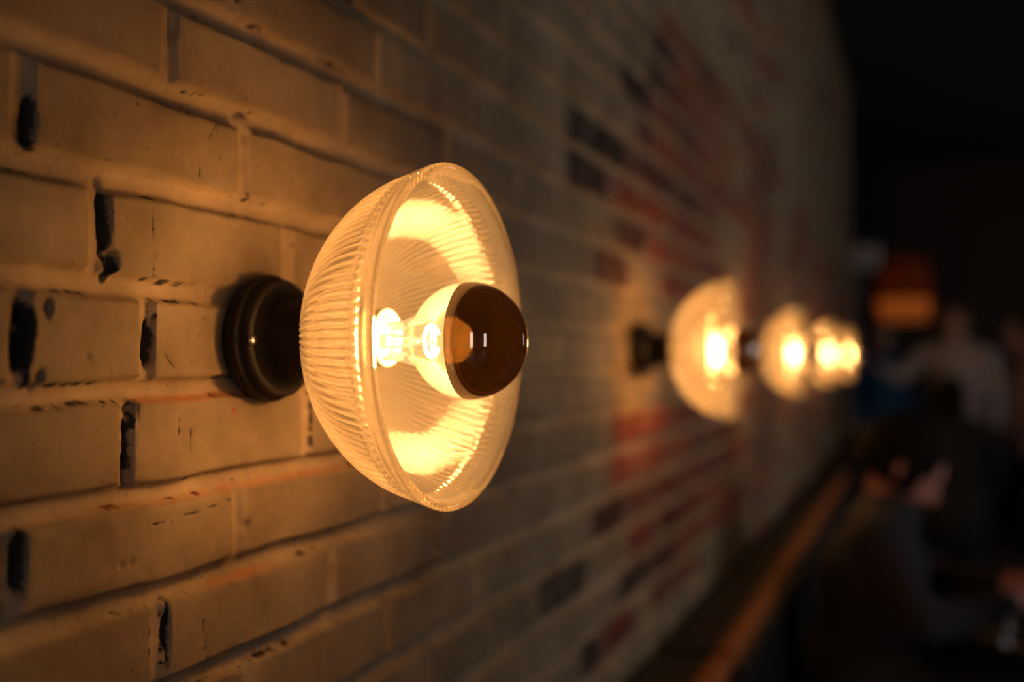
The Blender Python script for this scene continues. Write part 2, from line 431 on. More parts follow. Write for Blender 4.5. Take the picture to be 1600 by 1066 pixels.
    patch = np.clip((vnoise(Yg, Zg, 0.035, 21) - 0.50) * 4, 0, 1) * np.clip((vnoise(Yg, Zg, 0.004, 22) - 0.3) * 3, 0, 1)
    soot_shade = np.maximum(soot_shade, edge_band * patch * 1.0)
    for (y0, z0, a, b) in ((0.519, 1.41, .003, .020), (0.4795, 1.484, .0036, .026), (0.4165, 1.412, .011, .022), (0.500, 1.34, .003, .025), (0.535, 1.213, .003, .026), (0.421, 1.536, .0035, .016), (0.416, 1.285, .004, .022), (0.4845, 1.456, .006, .010)):  # dark colour painted in for the shade inside the deep mortar gaps
        q = ((Yw - y0) / a) ** 2 + ((Zw - z0) / b) ** 2
        soot_shade = np.maximum(soot_shade, np.clip(1.5 - q * 1.2, 0, 1) * np.clip((vnoise(Yg, Zg, 0.006, 23) + .15) * 2.0, 0, 1))
    spk = np.clip((vnoise(Yg, Zg, 0.0035, 31) - 0.955) * 30, 0, 1) * (Yg < 1.1)
    H -= spk * 0.0006; soot_shade = np.maximum(soot_shade, spk * 0.6)
    # rust streaks under two of the joints
    rust = np.zeros(Yg.shape)
    for (kk, ya, yb, amt) in ((5, 0.50, 0.66, 0.75), (7, 0.57, 0.67, .6), (6, 0.58, 0.78, .55), (6, 0.47, 0.60, .35)):
        q = np.exp(-((Zw - (joint_z(kk) - 0.0068)) / 0.0022) ** 2) * np.clip((Yg - ya) / .02, 0, 1) * np.clip((yb - Yg) / .02, 0, 1)
        rust = np.maximum(rust, amt * q * (0.4 + 0.8 * vnoise(Yg, Zg, 0.012, 33)))
    for (y0, z0, a) in ((0.603, 1.361, .0025), (0.626, 1.372, .003)):
        rust = np.maximum(rust, 0.8 * np.clip(1.4 - ((Yg - y0) ** 2 + (Zg - z0) ** 2) / a ** 2, 0, 1))
    # bare brick mask: paint still clings in the joints and in ragged patches
    ragged = np.clip((vnoise(Yg, Zg, 0.03, 24) - 0.22) * 4, 0, 1)
    expo = expo * np.clip((np.minimum(dh, dv) - wj * 0.85) / 0.003, 0, 1) * (0.62 + 0.38 * ragged)
    tone = np.clip(tone + (vnoise(Yg, Zg, 0.02, 25) - .5) * 0.2, 0, 1)
    # flatten behind the lamp plates
    for ly in LAMP_Y:
        q = np.hypot(Yg - ly, Zg - LAMP_Z)
        s = np.clip((0.058 - q) / 0.012, 0, 1)
        H = H * (1 - s) + np.minimum(H, -0.0002) * s
    ny, nz = Yg.shape
    co = np.stack([H, Yg, Zg], -1).reshape(-1, 3).astype(np.float32)
    me = bpy.data.meshes.new('wall_left')
    nf = (ny - 1) * (nz - 1)
    me.vertices.add(len(co)); me.vertices.foreach_set('co', co.ravel())
    ii, jj = np.meshgrid(np.arange(ny - 1), np.arange(nz - 1), indexing='ij')
    a = ii * nz + jj
    q = np.stack([a, a + nz, a + nz + 1, a + 1], -1).reshape(-1, 4).astype(np.int32)
    me.loops.add(nf * 4); me.loops.foreach_set('vertex_index', q.ravel())
    me.polygons.add(nf); me.polygons.foreach_set('loop_start', np.arange(nf, dtype=np.int32) * 4)
    me.update(calc_edges=True)
    at = me.attributes.new('wear_shade', 'FLOAT_COLOR', 'POINT')
    c4 = np.stack([expo, tone, np.clip(soot_shade, 0, 1), np.ones_like(expo)], -1).reshape(-1).astype(np.float32)
    at.data.foreach_set('color', c4)
    jn = me.attributes.new('joint', 'FLOAT', 'POINT'); jn.data.foreach_set('value', np.clip((wj * 1.25 - np.minimum(dh, dv)) / 0.002, 0, 1).ravel().astype(np.float32))
    ar = me.attributes.new('rust', 'FLOAT', 'POINT'); ar.data.foreach_set('value', np.clip(rust, 0, 1).ravel().astype(np.float32))
    o = link_mesh('wall_left', me, M['wall'])
    tag(o, kind='structure')
    return o
build_wall()

# ------------------------------------------------------------------ room shell
XR, Y0, Y1, ZC = 4.0, -2.6, 11.0, 3.4
def struct(name, mb, mat, smooth=False):
    return tag(mb.build(name, mat, smooth=smooth), kind='structure')
struct('floor', MB().box(-1.6, XR + .1, Y0 - .1, Y1 + .1, -0.1, 0.0), M['floor'])
struct('ceiling', MB().box(-1.6, XR + .1, Y0 - .1, Y1 + .1, ZC, ZC + .1), M['ceil'])
struct('wall_return', MB().box(-1.6, -0.012, 7.68, 7.8, 0, ZC), M['dark'])
struct('wall_recess', MB().box(-1.7, -1.6, 7.68, Y1, 0, ZC), M['dark'])
farm = simple('far_wall_wood', (0.035, 0.016, 0.008), 0.6, noise=0.4, scale=3)
struct('wall_far', MB().box(-1.6, XR, Y1, Y1 + .1, 0, ZC), farm)
struct('added_daylight_blocker', MB().box(1.30, 1.50, 0.0, 1.46, 0, ZC), M['dark'])  # added unseen block that keeps daylight off the near part of the brick wall
# rear wall with two openings, side wall with two openings
def wall_with_holes(name, axis, c, lo, hi, holes, mat):
    """axis 'y': wall plane y=c spanning x lo..hi. axis 'x': plane x=c spanning y lo..hi."""
    mb = MB(); cuts = sorted(holes); pos = lo
    def put(a, b, z0, z1):
        if b - a < 1e-4: return
        if axis == 'y': mb.box(a, b, c - .1, c, z0, z1)
        else: mb.box(c, c + .1, a, b, z0, z1)
    for (a, b, z0, z1) in cuts:
        put(pos, a, 0, ZC); put(a, b, 0, z0); put(a, b, z1, ZC); pos = b
    put(pos, hi, 0, ZC)
    return struct(name, mb, mat)
rear = [(1.74, 2.20, 0.45, 2.45)]
side = [(-2.4, -1.85, 0.45, 2.45), (1.7, 3.5, 0.75, 2.65), (8.3, 9.0, 0.9, 2.4)]  # the last opening is added to light the people at the far end
wall_with_holes('wall_rear', 'y', Y0, -0.0, XR, rear, M['dark'])
wall_with_holes('wall_right', 'x', XR, Y0, Y1, side, M['dark'])
wi = 0
for axis, c, hs in (('y', Y0, rear), ('x', XR, side)):
    for (a, b, z0, z1) in hs:
        wi += 1
        mid = ((a + b) / 2, c - .05, (z0 + z1) / 2) if axis == 'y' else (c + .05, (a + b) / 2, (z0 + z1) / 2)
        fr = MB(); t = .03
        def put(mb, p0, p1, q0, q1, d0=-.02, d1=.02):
            if axis == 'y': mb.box(p0, p1, mid[1] + d0, mid[1] + d1, q0, q1)
            else: mb.box(mid[0] + d0, mid[0] + d1, p0, p1, q0, q1)
        put(fr, a, a + t, z0, z1); put(fr, b - t, b, z0, z1); put(fr, a, b, z0, z0 + t); put(fr, a, b, z1 - t, z1)
        for q in range(1, 3): zz = z0 + (z1 - z0) * q / 3; put(fr, a, b, zz - .009, zz + .009)
        put(fr, (a + b) / 2 - .012, (a + b) / 2 + .012, z0, z1)
        w_ = struct('window_%d' % wi, fr, M['frame'])
        pn = MB(); put(pn, a + t, b - t, z0 + t, z1 - t, -.028 if axis == 'y' else .022, -.022 if axis == 'y' else .028)
        pn.build('pane', M['sky'], parent=w_)

# ------------------------------------------------------------------ wall lamps
XR_ = 0.1687; R_ = 0.1205; D_ = 0.104
NF = 116
def lamp_proto():
    root = empty('wall_lamp')
    # back plate: stepped rosette and neck
    prof = [(0.0, 0.0440), (0.0035, 0.0452), (0.0060, 0.0470), (0.0095, 0.0482), (0.0130, 0.0482), (0.0150, 0.0472), (0.0158, 0.0455), (0.0170, 0.0448), (0.0200, 0.0452),
            (0.0225, 0.0446), (0.0245, 0.0430), (0.0250, 0.0408), (0.0240, 0.0385), (0.0235, 0.0360), (0.0245, 0.0335), (0.0275, 0.0312), (0.0320, 0.0298), (0.0380, 0.0290),
            (0.0440, 0.0290), (0.0500, 0.0298), (0.0560, 0.0310), (0.0620, 0.0318), (0.0660, 0.0318)]
    MB().lathe(prof, 96).build('back_plate', M['iron'], root)
    for sgn, nm in ((-1, 0), (1, 1)):
        sc = MB().lathe([(0.0, .0038), (.0014, .0040), (.0028, .0030), (.0034, .0012)], 20)
        o = sc.build('screw', M['screw'], root); o.location = (0.0236, sgn * 0.0415, 0.002 * sgn)
    # glass shade: closed solid, fluted outside
    outer = []; 
    for s in np.linspace(1.285, 0.12, 46):
        outer.append((XR_ - D_ * math.sin(s), 0.1175 * math.cos(s) ** 0.97, 1.0))
    xb = XR_ - D_ * math.sin(0.12)
    outer += [(xb + .0010, .1182, .25), (xb + .0022, .1190, 0), (xb + .0042, .1196, 0), (xb + .0058, .1192, 0), (xb + .0072, .1200, 0)]
    lip = [(XR_ - .0022, .1212, 0), (XR_ - .0008, .1214, 0), (XR_ + .0003, .1208, 0), (XR_ + .0006, .1192, 0), (XR_ + .0002, .1172, 0), (XR_ - .0008, .1152, 0), (XR_ - .0030, .1138, 0), (XR_ - .0070, .1130, 0), (XR_ - .0105, .1127, 0), (XR_ - .0120, .1118, .0)]
    T = 0.0036
    inner = []
    for s in np.linspace(0.16, 1.285, 40):
        inner.append((XR_ - (D_ - T) * math.sin(s), (0.1175 - T + .0002) * math.cos(s) ** 0.97, -1.0 if s > .2 else 0.0))
    allp = outer + lip + inner
    amp = [p[2] for p in allp]
    def rad(j, t, r):
        if amp[j] < 0:
            a = min(0.0020, r * 0.022)
            return r - a * abs(math.sin(t * NF / 2)) ** 0.9
        if amp[j] == 0: return r
        a = min(0.0019, r * 0.022) * amp[j]
        return r - a + a * abs(math.cos(t * NF / 2)) ** 0.8 * 1.6 - a * .3
    n = NF * 8
    gs = MB().lathe([(p[0], p[1]) for p in allp], n, rad=rad, closed=True).build('glass_shade', M['glass'], root)
    th = 2 * PI * np.arange(n) / n
    crest = np.abs(np.cos(th * NF / 2)) ** 2.2
    colr = np.zeros((len(allp), n, 4), np.float32); colr[..., 3] = 1
    for q, p in enumerate(allp):
        colr[q, :, 0] = crest if amp[q] != 0 else 0.45
        colr[q, :, 1] = min(1, max(0, (p[0] - 0.068) / 0.045))
    ca = gs.data.attributes.new('rib', 'FLOAT_COLOR', 'POINT'); ca.data.foreach_set('color', colr.ravel())
    # porcelain lamp holder with a rolled mouth
    prof = [(0.060, .0180), (0.066, .0200), (0.104, .0205), (0.1085, .0215), (0.1115, .0217), (0.1135, .0208), (0.1140, .0192), (0.1130, .0176), (0.1105, .0166), (0.1050, .0163), (0.095, .0163), (0.094, .008)]
    MB().lathe(prof, 64).build('lamp_holder', M['porcelain'], root)
    # bulb
    MB().lathe([(0.088, .0140), (0.1070, .0148), (0.1082, .0142), (0.1084, .0100)], 48).build('bulb_base', M['porcelain'], root)
    BC, BR = 0.1775, 0.0415
    bz = -0.0027
    bprof = [(0.096, .0132), (0.108, .0134), (0.118, .0140), (0.1255, .0152), (0.1305, .0165), (0.1340, .0180)]
    th0 = math.asin(min(1, .0195 / BR))
    for s in np.linspace(th0, PI / 2, 26): bprof.append((BC - BR * math.cos(s), BR * math.sin(s)))
    vs = MB(); vs.lathe(bprof, 96)
    vs.f = [f for f in vs.f if len(f) == 4]          # open glass envelope
    b = vs.build('light_bulb', M['bulb'], root); b.location.z = bz
    cp = [(BC + BR * math.sin(s), BR * math.cos(s)) for s in np.linspace(0, PI / 2 - 0.02, 30)]
    v2 = MB().lathe(cp, 96); v2.f = [f for f in v2.f if len(f) == 4 or f[0] != 95]
    c = v2.build('mirror_cap', M['cap'], b)
    fil = []
    for q in range(220):
        a = q / 219 * PI * 1.7 + PI * .15; h = q / 219 * 2 * PI * 26
        fil.append((0.148 + 0.0011 * math.cos(h), 0.011 * math.cos(a) + .0011 * math.sin(h) * math.cos(a), 0.011 * math.sin(a) + .0011 * math.sin(h) * math.sin(a)))
    MB().tube(fil, 0.00035, 5).build('filament', M['filament'], b)
    st = MB().tube([(0.100, 0, 0), (0.128, 0, 0), (0.138, 0, 0)], [.006, .0045, .0025], 12)
    st.tube([(0.136, 0, 0), (0.148, .0110, 0)], .0004, 5).tube([(0.136, 0, 0), (0.148, -.0080, .006)], .0004, 5)
    st.build('glass_stem', M['bulb'], b)
    l = bpy.data.lights.new('bulb_light', 'POINT'); l.energy = BULB_W; l.color = BULB_COL; l.shadow_soft_size = 0.017
    lo = bpy.data.objects.new('bulb_light', l); COL.objects.link(lo); lo.parent = b; lo.location = (0.163, 0, 0)
    return root
def copy_tree(o, parent=None):
    c = o.copy(); COL.objects.link(c); c.parent = parent
    for ch in list(o.children): copy_tree(ch, c)
    return c
LAB = ['ribbed glass bowl wall lamp with brown mirrored bulb, large and sharp, nearest the camera',
       'second wall lamp from the camera, ribbed bowl glowing beside the bare red bricks',
       'middle wall lamp of the row of five, blurred, third from the camera',
       'fourth wall lamp from the camera, blurred, just left of the farthest lamp',
       'farthest and smallest wall lamp at the far end of the brick wall']
P0 = lamp_proto()
for i, y in enumerate(LAMP_Y):
    o = P0 if i == 0 else copy_tree(P0)
    o.location = (-0.0002, y, LAMP_Z)
    tag(o, LAB[i], 'wall lamp', 'glass wall lamps in a row on the brick wall')

# ------------------------------------------------------------------ bench along the wall
def bench(y0, y1, label):
    r = empty('bench', (0.0, y0, 0))
    L = y1 - y0
    MB().box(0.004, 0.112, 0, L, 0.0, 0.848).build('back_panel', M['ledge'], r, smooth=False, bevel=.003)
    MB().box(0.1125, 0.150, 0, L, 0.825, 0.856).build('top_rail', M['rail'], r, smooth=False, bevel=.006)
    MB().box(0.1125, 0.165, 0.01, L - .01, 0.47, 0.822).build('back_cushion', M['leather'], r, smooth=False, bevel=.012)
    MB().box(0.1125, 0.60, 0.01, L - .01, 0.38, 0.468).build('seat', M['leather'], r, smooth=False, bevel=.015)
    MB().box(0.1125, 0.56, 0.01, L - .01, 0.0, 0.378).build('base', M['ledge'], r, smooth=False)
    return tag(r, label, 'bench', 'benches along the brick wall')
bench(-0.9, 1.84, 'near dark wall bench with short end of orange wooden top rail at bottom')
bench(1.87, 4.98, 'long dark wall bench with orange wooden top rail running under the lamps')

# ------------------------------------------------------------------ people and things at the far end
def eval_mesh(o, name):
    dg = bpy.context.evaluated_depsgraph_get(); dg.update()
    me = bpy.data.meshes.new_from_object(o.evaluated_get(dg), depsgraph=dg); me.name = name
    return me
def capsule(mb, p, q, ra, rb):
    """tapered rounded limb between p and q; radii may be (forward, sideways)"""
    p = Vector(p); q = Vector(q)
    ra = Vector((ra[0], ra[1], 1)) if isinstance(ra, tuple) else Vector((ra, ra, 1)); rb = Vector((rb[0], rb[1], 1)) if isinstance(rb, tuple) else Vector((rb, rb, 1))
    d = q - p; L = d.length
    d = d / L if L > 1e-6 else Vector((0, 0, 1))
    side = Vector((0, 1, 0)); side = side - d * side.dot(d)
    side = side.normalized() if side.length > .1 else d.orthogonal().normalized()
    fw = side.cross(d); n = 16; rings = []
    for k in range(1, 5):
        a = k / 5 * PI / 2; rings.append((p - d * math.cos(a) * min(ra.x, ra.y), ra * math.sin(a)))
    rings.append((p, ra)); rings.append((p.lerp(q, .5), (ra + rb) / 2)); rings.append((q, rb))
    for k in range(4, 0, -1):
        a = k / 5 * PI / 2; rings.append((q + d * math.cos(a) * min(rb.x, rb.y), rb * math.sin(a)))
    vs = [c + fw * r.x * math.cos(2 * PI * i / n) + side * r.y * math.sin(2 * PI * i / n) for c, r in rings for i in range(n)]
    m = len(rings); fs = [(j * n + i, j * n + (i + 1) % n, (j + 1) * n + (i + 1) % n, (j + 1) * n + i) for j in range(m - 1) for i in range(n)]
    fs.append(tuple(range(n))[::-1]); fs.append(tuple((m - 1) * n + i for i in range(n)))
    mb.add(vs, fs)
def skin_mesh(verts, edges, radii, root=0, sub=1):
    t = MB()
    for a, b in edges: capsule(t, verts[a], verts[b], radii[a], radii[b])
    return t.v, t.f
def remesh(mb, name, vox, mat, parent):
    me = bpy.data.meshes.new('tmp'); me.from_pydata(mb.v, [], mb.f); me.update()
    import bmesh
    b0 = bmesh.new(); b0.from_mesh(me); bmesh.ops.recalc_face_normals(b0, faces=b0.faces); b0.to_mesh(me); b0.free()
    o = bpy.data.objects.new('tmp', me); COL.objects.link(o)
    r = o.modifiers.new('r', 'REMESH'); r.mode = 'VOXEL'; r.voxel_size = vox; r.use_smooth_shade = True
    sm = o.modifiers.new('sm', 'SMOOTH'); sm.factor = .5; sm.iterations = 5
    m2 = eval_mesh(o, name); bpy.data.objects.remove(o)
    import bmesh
    bm = bmesh.new(); bm.from_mesh(m2); bm.verts.ensure_lookup_table()
    seen = set(); best = []
    for v0 in bm.verts:
        if v0.index in seen: continue
        comp = []; st = [v0]; seen.add(v0.index)
        while st:
            v = st.pop(); comp.append(v)
            for e in v.link_edges:
                w = e.other_vert(v)
                if w.index not in seen: seen.add(w.index); st.append(w)
        if len(comp) > len(best): best = comp
    keep = set(v.index for v in best)
    bmesh.ops.delete(bm, geom=[v for v in bm.verts if v.index not in keep], context='VERTS')
    bm.to_mesh(m2); bm.free()
    return link_mesh(name, m2, mat, parent)
def chain(mb, pts, rad, sub=1):
    v, f = skin_mesh([tuple(p) for p in pts], [(i, i + 1) for i in range(len(pts) - 1)], rad, 0, sub)
    mb.add(v, f)
def head_geo(mb, c, R):
    """head at centre c (between the ears), rotation matrix R, facing local +X."""
    nu, nv = 28, 20; vs = []; fs = []
    for j in range(nv + 1):
        ph = PI * j / nv
        for i in range(nu):
            th = 2 * PI * i / nu
            x, y, z = math.sin(ph) * math.cos(th), math.sin(ph) * math.sin(th), math.cos(ph)
            X, Y, Z = x * .098, y * .076, z * .118
            if z < 0: k = 1 - .30 * (-z) ** 1.4; Y *= k; X = X * (1 - .16 * (-z)) + .012 * (-z) * (x > 0)
            if x < 0 and z < -.3: X *= .75
            if x > .6 and abs(z + .02) < .16 and abs(abs(y) - .33) < .2: X -= .007
            vs.append((X, Y, Z))
    for j in range(nv):
        for i in range(nu):
            fs.append((j * nu + i, j * nu + (i + 1) % nu, (j + 1) * nu + (i + 1) % nu, (j + 1) * nu + i))
    nose = [(.092, 0, .012), (.106, 0, -.014), (.112, 0, -.030), (.094, 0, -.040)]
    h = MB().add(vs, fs); chain(h, nose, [.006, .009, .011, .007])
    for s in (-1, 1):
        chain(h, [(-.002, s * .074, .018), (-.010, s * .083, .006), (-.006, s * .081, -.018), (.002, s * .074, -.030)], [.007, .009, .008, .006])
        chain(h, [(.086, s * .008, -.062), (.081, s * .022, -.064)], [.006, .005])
    chain(h, [(.078, 0, -.098), (.084, 0, -.090)], [.016, .012])
    mb.add([tuple(Vector(c) + R @ Vector(v)) for v in h.v], h.f)
def hand_geo(mb, w, d, up, side):
    """w wrist, d direction towards the fingers, up back of the hand, side = thumb direction"""
    w = Vector(w); d = Vector(d).normalized(); side = Vector(side).normalized(); up = Vector(up).normalized()
    chain(mb, [w - d * .02, w + d * .03, w + d * .075], [(.026, .018), (.034, .016), (.036, .014)])
    for k, (o_, L) in enumerate(((.030, .070), (.010, .080), (-.010, .074), (-.029, .058))):
        b = w + d * .078 + side * o_
        p1 = b + d * L * .42; p2 = p1 + (d * .8 - up * .6).normalized() * L * .33; p3 = p2 + (d * .4 - up * .9).normalized() * L * .28
        chain(mb, [b - d * .02, b, p1, p2, p3], [.0095, .0095, .0088, .008, .007])
    b = w + d * .022 + side * .026
    chain(mb, [b, b + (side + d * .7).normalized() * .035, b + (side * .5 + d).normalized() * .065 - up * .01], [.012, .011, .009])
def person(loc, rz, J, label, sweater, trousers, hair_col, skin=(0.45, 0.23, 0.16), vox=.008, head_pitch=0, head_yaw=0, long_hair=False, group=None, fringe=0):
    """J: joints in a local frame, facing +X, y to the left."""
    root = empty('person', loc, rz)
    sk = simple('skin', skin, .5)
    g = {k: Vector(v) for k, v in J.items()}
    body = MB()
    V, E, Rr = [], [], []
    def addv(p, r): V.append(tuple(p)); Rr.append(r); return len(V) - 1
    pel = addv(g['pelvis'], (.135, .15)); wa = addv(g['pelvis'].lerp(g['chest'], .45), (.105, .13)); ch = addv(g['chest'], (.115, .155))
    nb = addv(g['chest'].lerp(g['neck'], .75), (.075, .10)); nk = addv(g['neck'], .056); nh = addv(g['neck'].lerp(g['head'], .7), .052)
    E += [(pel, wa), (wa, ch), (ch, nb), (nb, nk), (nk, nh)]
    for s in ('l', 'r'):
        a = addv(g['sh_' + s], .052); b = addv(g['sh_' + s].lerp(g['el_' + s], .5), .045); c = addv(g['el_' + s], .038); d = addv(g['el_' + s].lerp(g['wr_' + s], .4), .037); e = addv(g['wr_' + s], .026)
        E += [(nb, a), (a, b), (b, c), (c, d), (d, e)]
        a = addv(g['hip_' + s], .085); b = addv(g['hip_' + s].lerp(g['kn_' + s], .45), .075); c = addv(g['kn_' + s], .054); d = addv(g['kn_' + s].lerp(g['an_' + s], .35), .055); e = addv(g['an_' + s], .036)
        f = addv(g['toe_' + s], .030)
        E += [(pel, a), (a, b), (b, c), (c, d), (d, e), (e, f)]
    v, f = skin_mesh(V, E, Rr, 0, 1); body.add(v, f)
    Rm = Matrix.Rotation(head_yaw, 3, 'Z') @ Matrix.Rotation(head_pitch, 3, 'Y')
    head_geo(body, g['head'], Rm)
    for s in ('l', 'r'):
        d = (g['wr_' + s] - g['el_' + s]).normalized()
        side = Vector((0, -1 if s == 'l' else 1, 0)); side = (side - d * side.dot(d)).normalized(); up = d.cross(side)
        if up.z < 0 and abs(up.z) > abs(up.x): up = -up
        hand_geo(body, g['wr_' + s], d, up, side)
    remesh(body, 'body', vox, sk, root)
    # sweater: torso and sleeves
    t = MB(); V, E, Rr = [], [], []
    pel = addv(g['pelvis'].lerp(g['chest'], -.05), (.152, .168)); wa = addv(g['pelvis'].lerp(g['chest'], .45), (.125, .15)); ch = addv(g['chest'], (.132, .172)); nb = addv(g['chest'].lerp(g['neck'], .78), (.082, .112)); nk = addv(g['chest'].lerp(g['neck'], .98), .064)
    E += [(pel, wa), (wa, ch), (ch, nb), (nb, nk)]
    for s in ('l', 'r'):
        a = addv(g['sh_' + s], .066); b = addv(g['sh_' + s].lerp(g['el_' + s], .5), .058); c = addv(g['el_' + s], .051); d = addv(g['el_' + s].lerp(g['wr_' + s], .5), .045); e = addv(g['el_' + s].lerp(g['wr_' + s], .93), .036)
        E += [(nb, a), (a, b), (b, c), (c, d), (d, e)]
    v, f = skin_mesh(V, E, Rr, 0, 1); t.add(v, f); remesh(t, 'sweater', vox * 1.2, simple('knit', sweater, .9, noise=.2, scale=30), root)
    t = MB(); V, E, Rr = [], [], []
    pel = addv(g['pelvis'], (.142, .158)); 
    for s in ('l', 'r'):
        a = addv(g['hip_' + s], .096); b = addv(g['hip_' + s].lerp(g['kn_' + s], .45), .086); c = addv(g['kn_' + s], .067); d = addv(g['kn_' + s].lerp(g['an_' + s], .5), .062); e = addv(g['kn_' + s].lerp(g['an_' + s], .95), .052)
        E += [(pel, a), (a, b), (b, c), (c, d), (d, e)]
    v, f = skin_mesh(V, E, Rr, 0, 1); t.add(v, f); remesh(t, 'trousers', vox * 1.2, simple('denim', trousers, .9), root)
    for s in ('l', 'r'):
        t = MB(); a = g['an_' + s]; b = g['toe_' + s]; d = (b - a); d.z = 0; d.normalize()
        zz = min(a.z, b.z) - .005
        chain(t, [Vector((a.x, a.y, zz + .012)) - d * .04, Vector((a.x, a.y, zz + .014)) + d * .05, Vector((b.x, b.y, zz + .004)) + d * .01], [(.042, .040), (.044, .040), (.038, .028)])
        remesh(t, 'shoe', vox, simple('shoe_leather', (.015, .012, .01), .5), root)
    # hair: a shell hugging the skull
    h = MB(); nu, nv = 28, 18; vs = []
    for j in range(nv + 1):
        ph = PI * j / nv
        for i in range(nu):
            th = 2 * PI * i / nu
            x, y, z = math.sin(ph) * math.cos(th), math.sin(ph) * math.sin(th), math.cos(ph)
            low = -.55 if not long_hair else -1.0
            X, Y, Z = x * .108 - .018, y * .087, max(z, low) * .128 + .012
            if x > .1: X = min(X, .055 + fringe * .045 + .05 * max(z - .35, 0) / .65)
            if long_hair and z < 0: Z = z * .20; X -= .01
            wv = 1 + .02 * math.sin(th * 9 + z * 6)
            vs.append(Vector((X * wv, Y * wv, Z)))
    fs = [(j * nu + i, j * nu + (i + 1) % nu, (j + 1) * nu + (i + 1) % nu, (j + 1) * nu + i) for j in range(nv) for i in range(nu)]
    h.add([tuple(g['head'] + Rm @ v) for v in vs], fs)
    remesh(h, 'hair', vox, simple('hair', hair_col, .85, spec=.15), root)
    return tag(root, label, 'person', group)

def standing(h=1.0, lean=0.0, arms=None):
    J = dict(pelvis=(0, 0, .95), chest=(lean * .5, 0, 1.28), neck=(lean, 0, 1.47), head=(lean + .02, 0, 1.61),
             sh_l=(lean * .8, .19, 1.40), sh_r=(lean * .8, -.19, 1.40), el_l=(lean * .6 - .02, .24, 1.12), el_r=(lean * .6 - .02, -.24, 1.12),
             wr_l=(lean + .10, .22, .90), wr_r=(lean + .10, -.22, .90),
             hip_l=(0, .10, .90), hip_r=(0, -.10, .90), kn_l=(.02, .11, .50), kn_r=(.02, -.11, .50), an_l=(-.02, .12, .085), an_r=(-.02, -.12, .085),
             toe_l=(.13, .13, .035), toe_r=(.13, -.13, .035))
    if arms: J.update(arms)
    return {k: (v[0] * h, v[1] * h, v[2] * h) for k, v in J.items()}
def seated(z=.56, lean=.10, reach=.38, over=None):
    J = dict(pelvis=(0, 0, z), chest=(lean * .6, 0, z + .30), neck=(lean, 0, z + .47), head=(lean + .035, 0, z + .60),
             sh_l=(lean, .19, z + .41), sh_r=(lean, -.19, z + .41), el_l=(lean + .12, .25, z + .18), el_r=(lean + .12, -.25, z + .18),
             wr_l=(reach, .12, z + .22), wr_r=(reach, -.12, z + .22),
             hip_l=(.02, .10, z - .01), hip_r=(.02, -.10, z - .01), kn_l=(.44, .13, z - .02), kn_r=(.44, -.13, z - .02),
             an_l=(.42, .13, .085), an_r=(.42, -.13, .085), toe_l=(.56, .14, .035), toe_r=(.56, -.14, .035))
    if over: J.update(over)
    return J

# seated at a small table beside the bench, in profile
person((0.325, 2.72, 0), 0.0, seated(.60, .07, .34, dict(head=(.100, 0, 1.125), neck=(.06, 0, 1.01), chest=(.03, 0, .86), sh_l=(.05, .19, .965), sh_r=(.05, -.19, .965), el_l=(.14, .25, .79), el_r=(.14, -.25, .79), an_l=(.33, .15, .085), an_r=(.33, -.15, .085), toe_l=(.46, .17, .035), toe_r=(.46, -.17, .035))), 'person in a dark plum sweater sitting on the bench leaning over a small table', (.009, .007, .012), (.012, .014, .022), (.006, .004, .003), skin=(.50, .22, .18), vox=.007, head_pitch=.62, head_yaw=.05, fringe=1)
person((0.17, 8.5, 0), -1.2, standing(.96), 'person in a deep blue top standing by the end of the brick wall', (.004, .08, .20), (.01, .012, .02), (.25, .24, .22), vox=.012, head_yaw=-.2)
person((0.70, 7.0, 0), -1.9, standing(1.0, .05, dict(sh_r=(.05, -.20, 1.42), el_r=(.12, -.33, 1.27), wr_r=(.24, -.40, 1.33))), 'person in a pale grey top standing with one arm held out', (.42, .35, .34), (.012, .012, .016), (.10, .045, .03), vox=.011)
person((0.62, 5.9, 0), PI / 2, seated(.57, .05, .33), 'person with dark hair in black sitting on a stool with back to the camera', (.012, .011, .012), (.01, .01, .012), (.006, .004, .003), vox=.011, long_hair=True)
person((1.10, 7.3, 0), PI + .5, standing(.97), 'person in a dusty pink top standing at the right edge of the picture', (.36, .20, .17), (.012, .012, .016), (.015, .01, .008), vox=.012)

def stool(x, y, zs, label):
    r = empty('stool', (x, y, 0)); w = M['ledge']
    MB().lathe([(zs - .035, .150), (zs - .030, .165), (zs - .006, .168), (zs, .155)], 40, axis='z').build('seat', w, r)
    for q in range(4):
        a = PI / 4 + q * PI / 2; c, s_ = math.cos(a), math.sin(a)
        MB().tube([(.11 * c, .11 * s_, zs - .03), (.17 * c, .17 * s_, 0.0)], .014, 10).build('leg', w, r)
    MB().tube([(.15 * math.cos(2 * PI * q / 24), .15 * math.sin(2 * PI * q / 24), .16) for q in range(24)], .009, 8, closed=True).build('foot_ring', w, r)
    return tag(r, label, 'stool')
stool(0.62, 5.9, .44, 'dark round stool under the person in black with back to the camera')

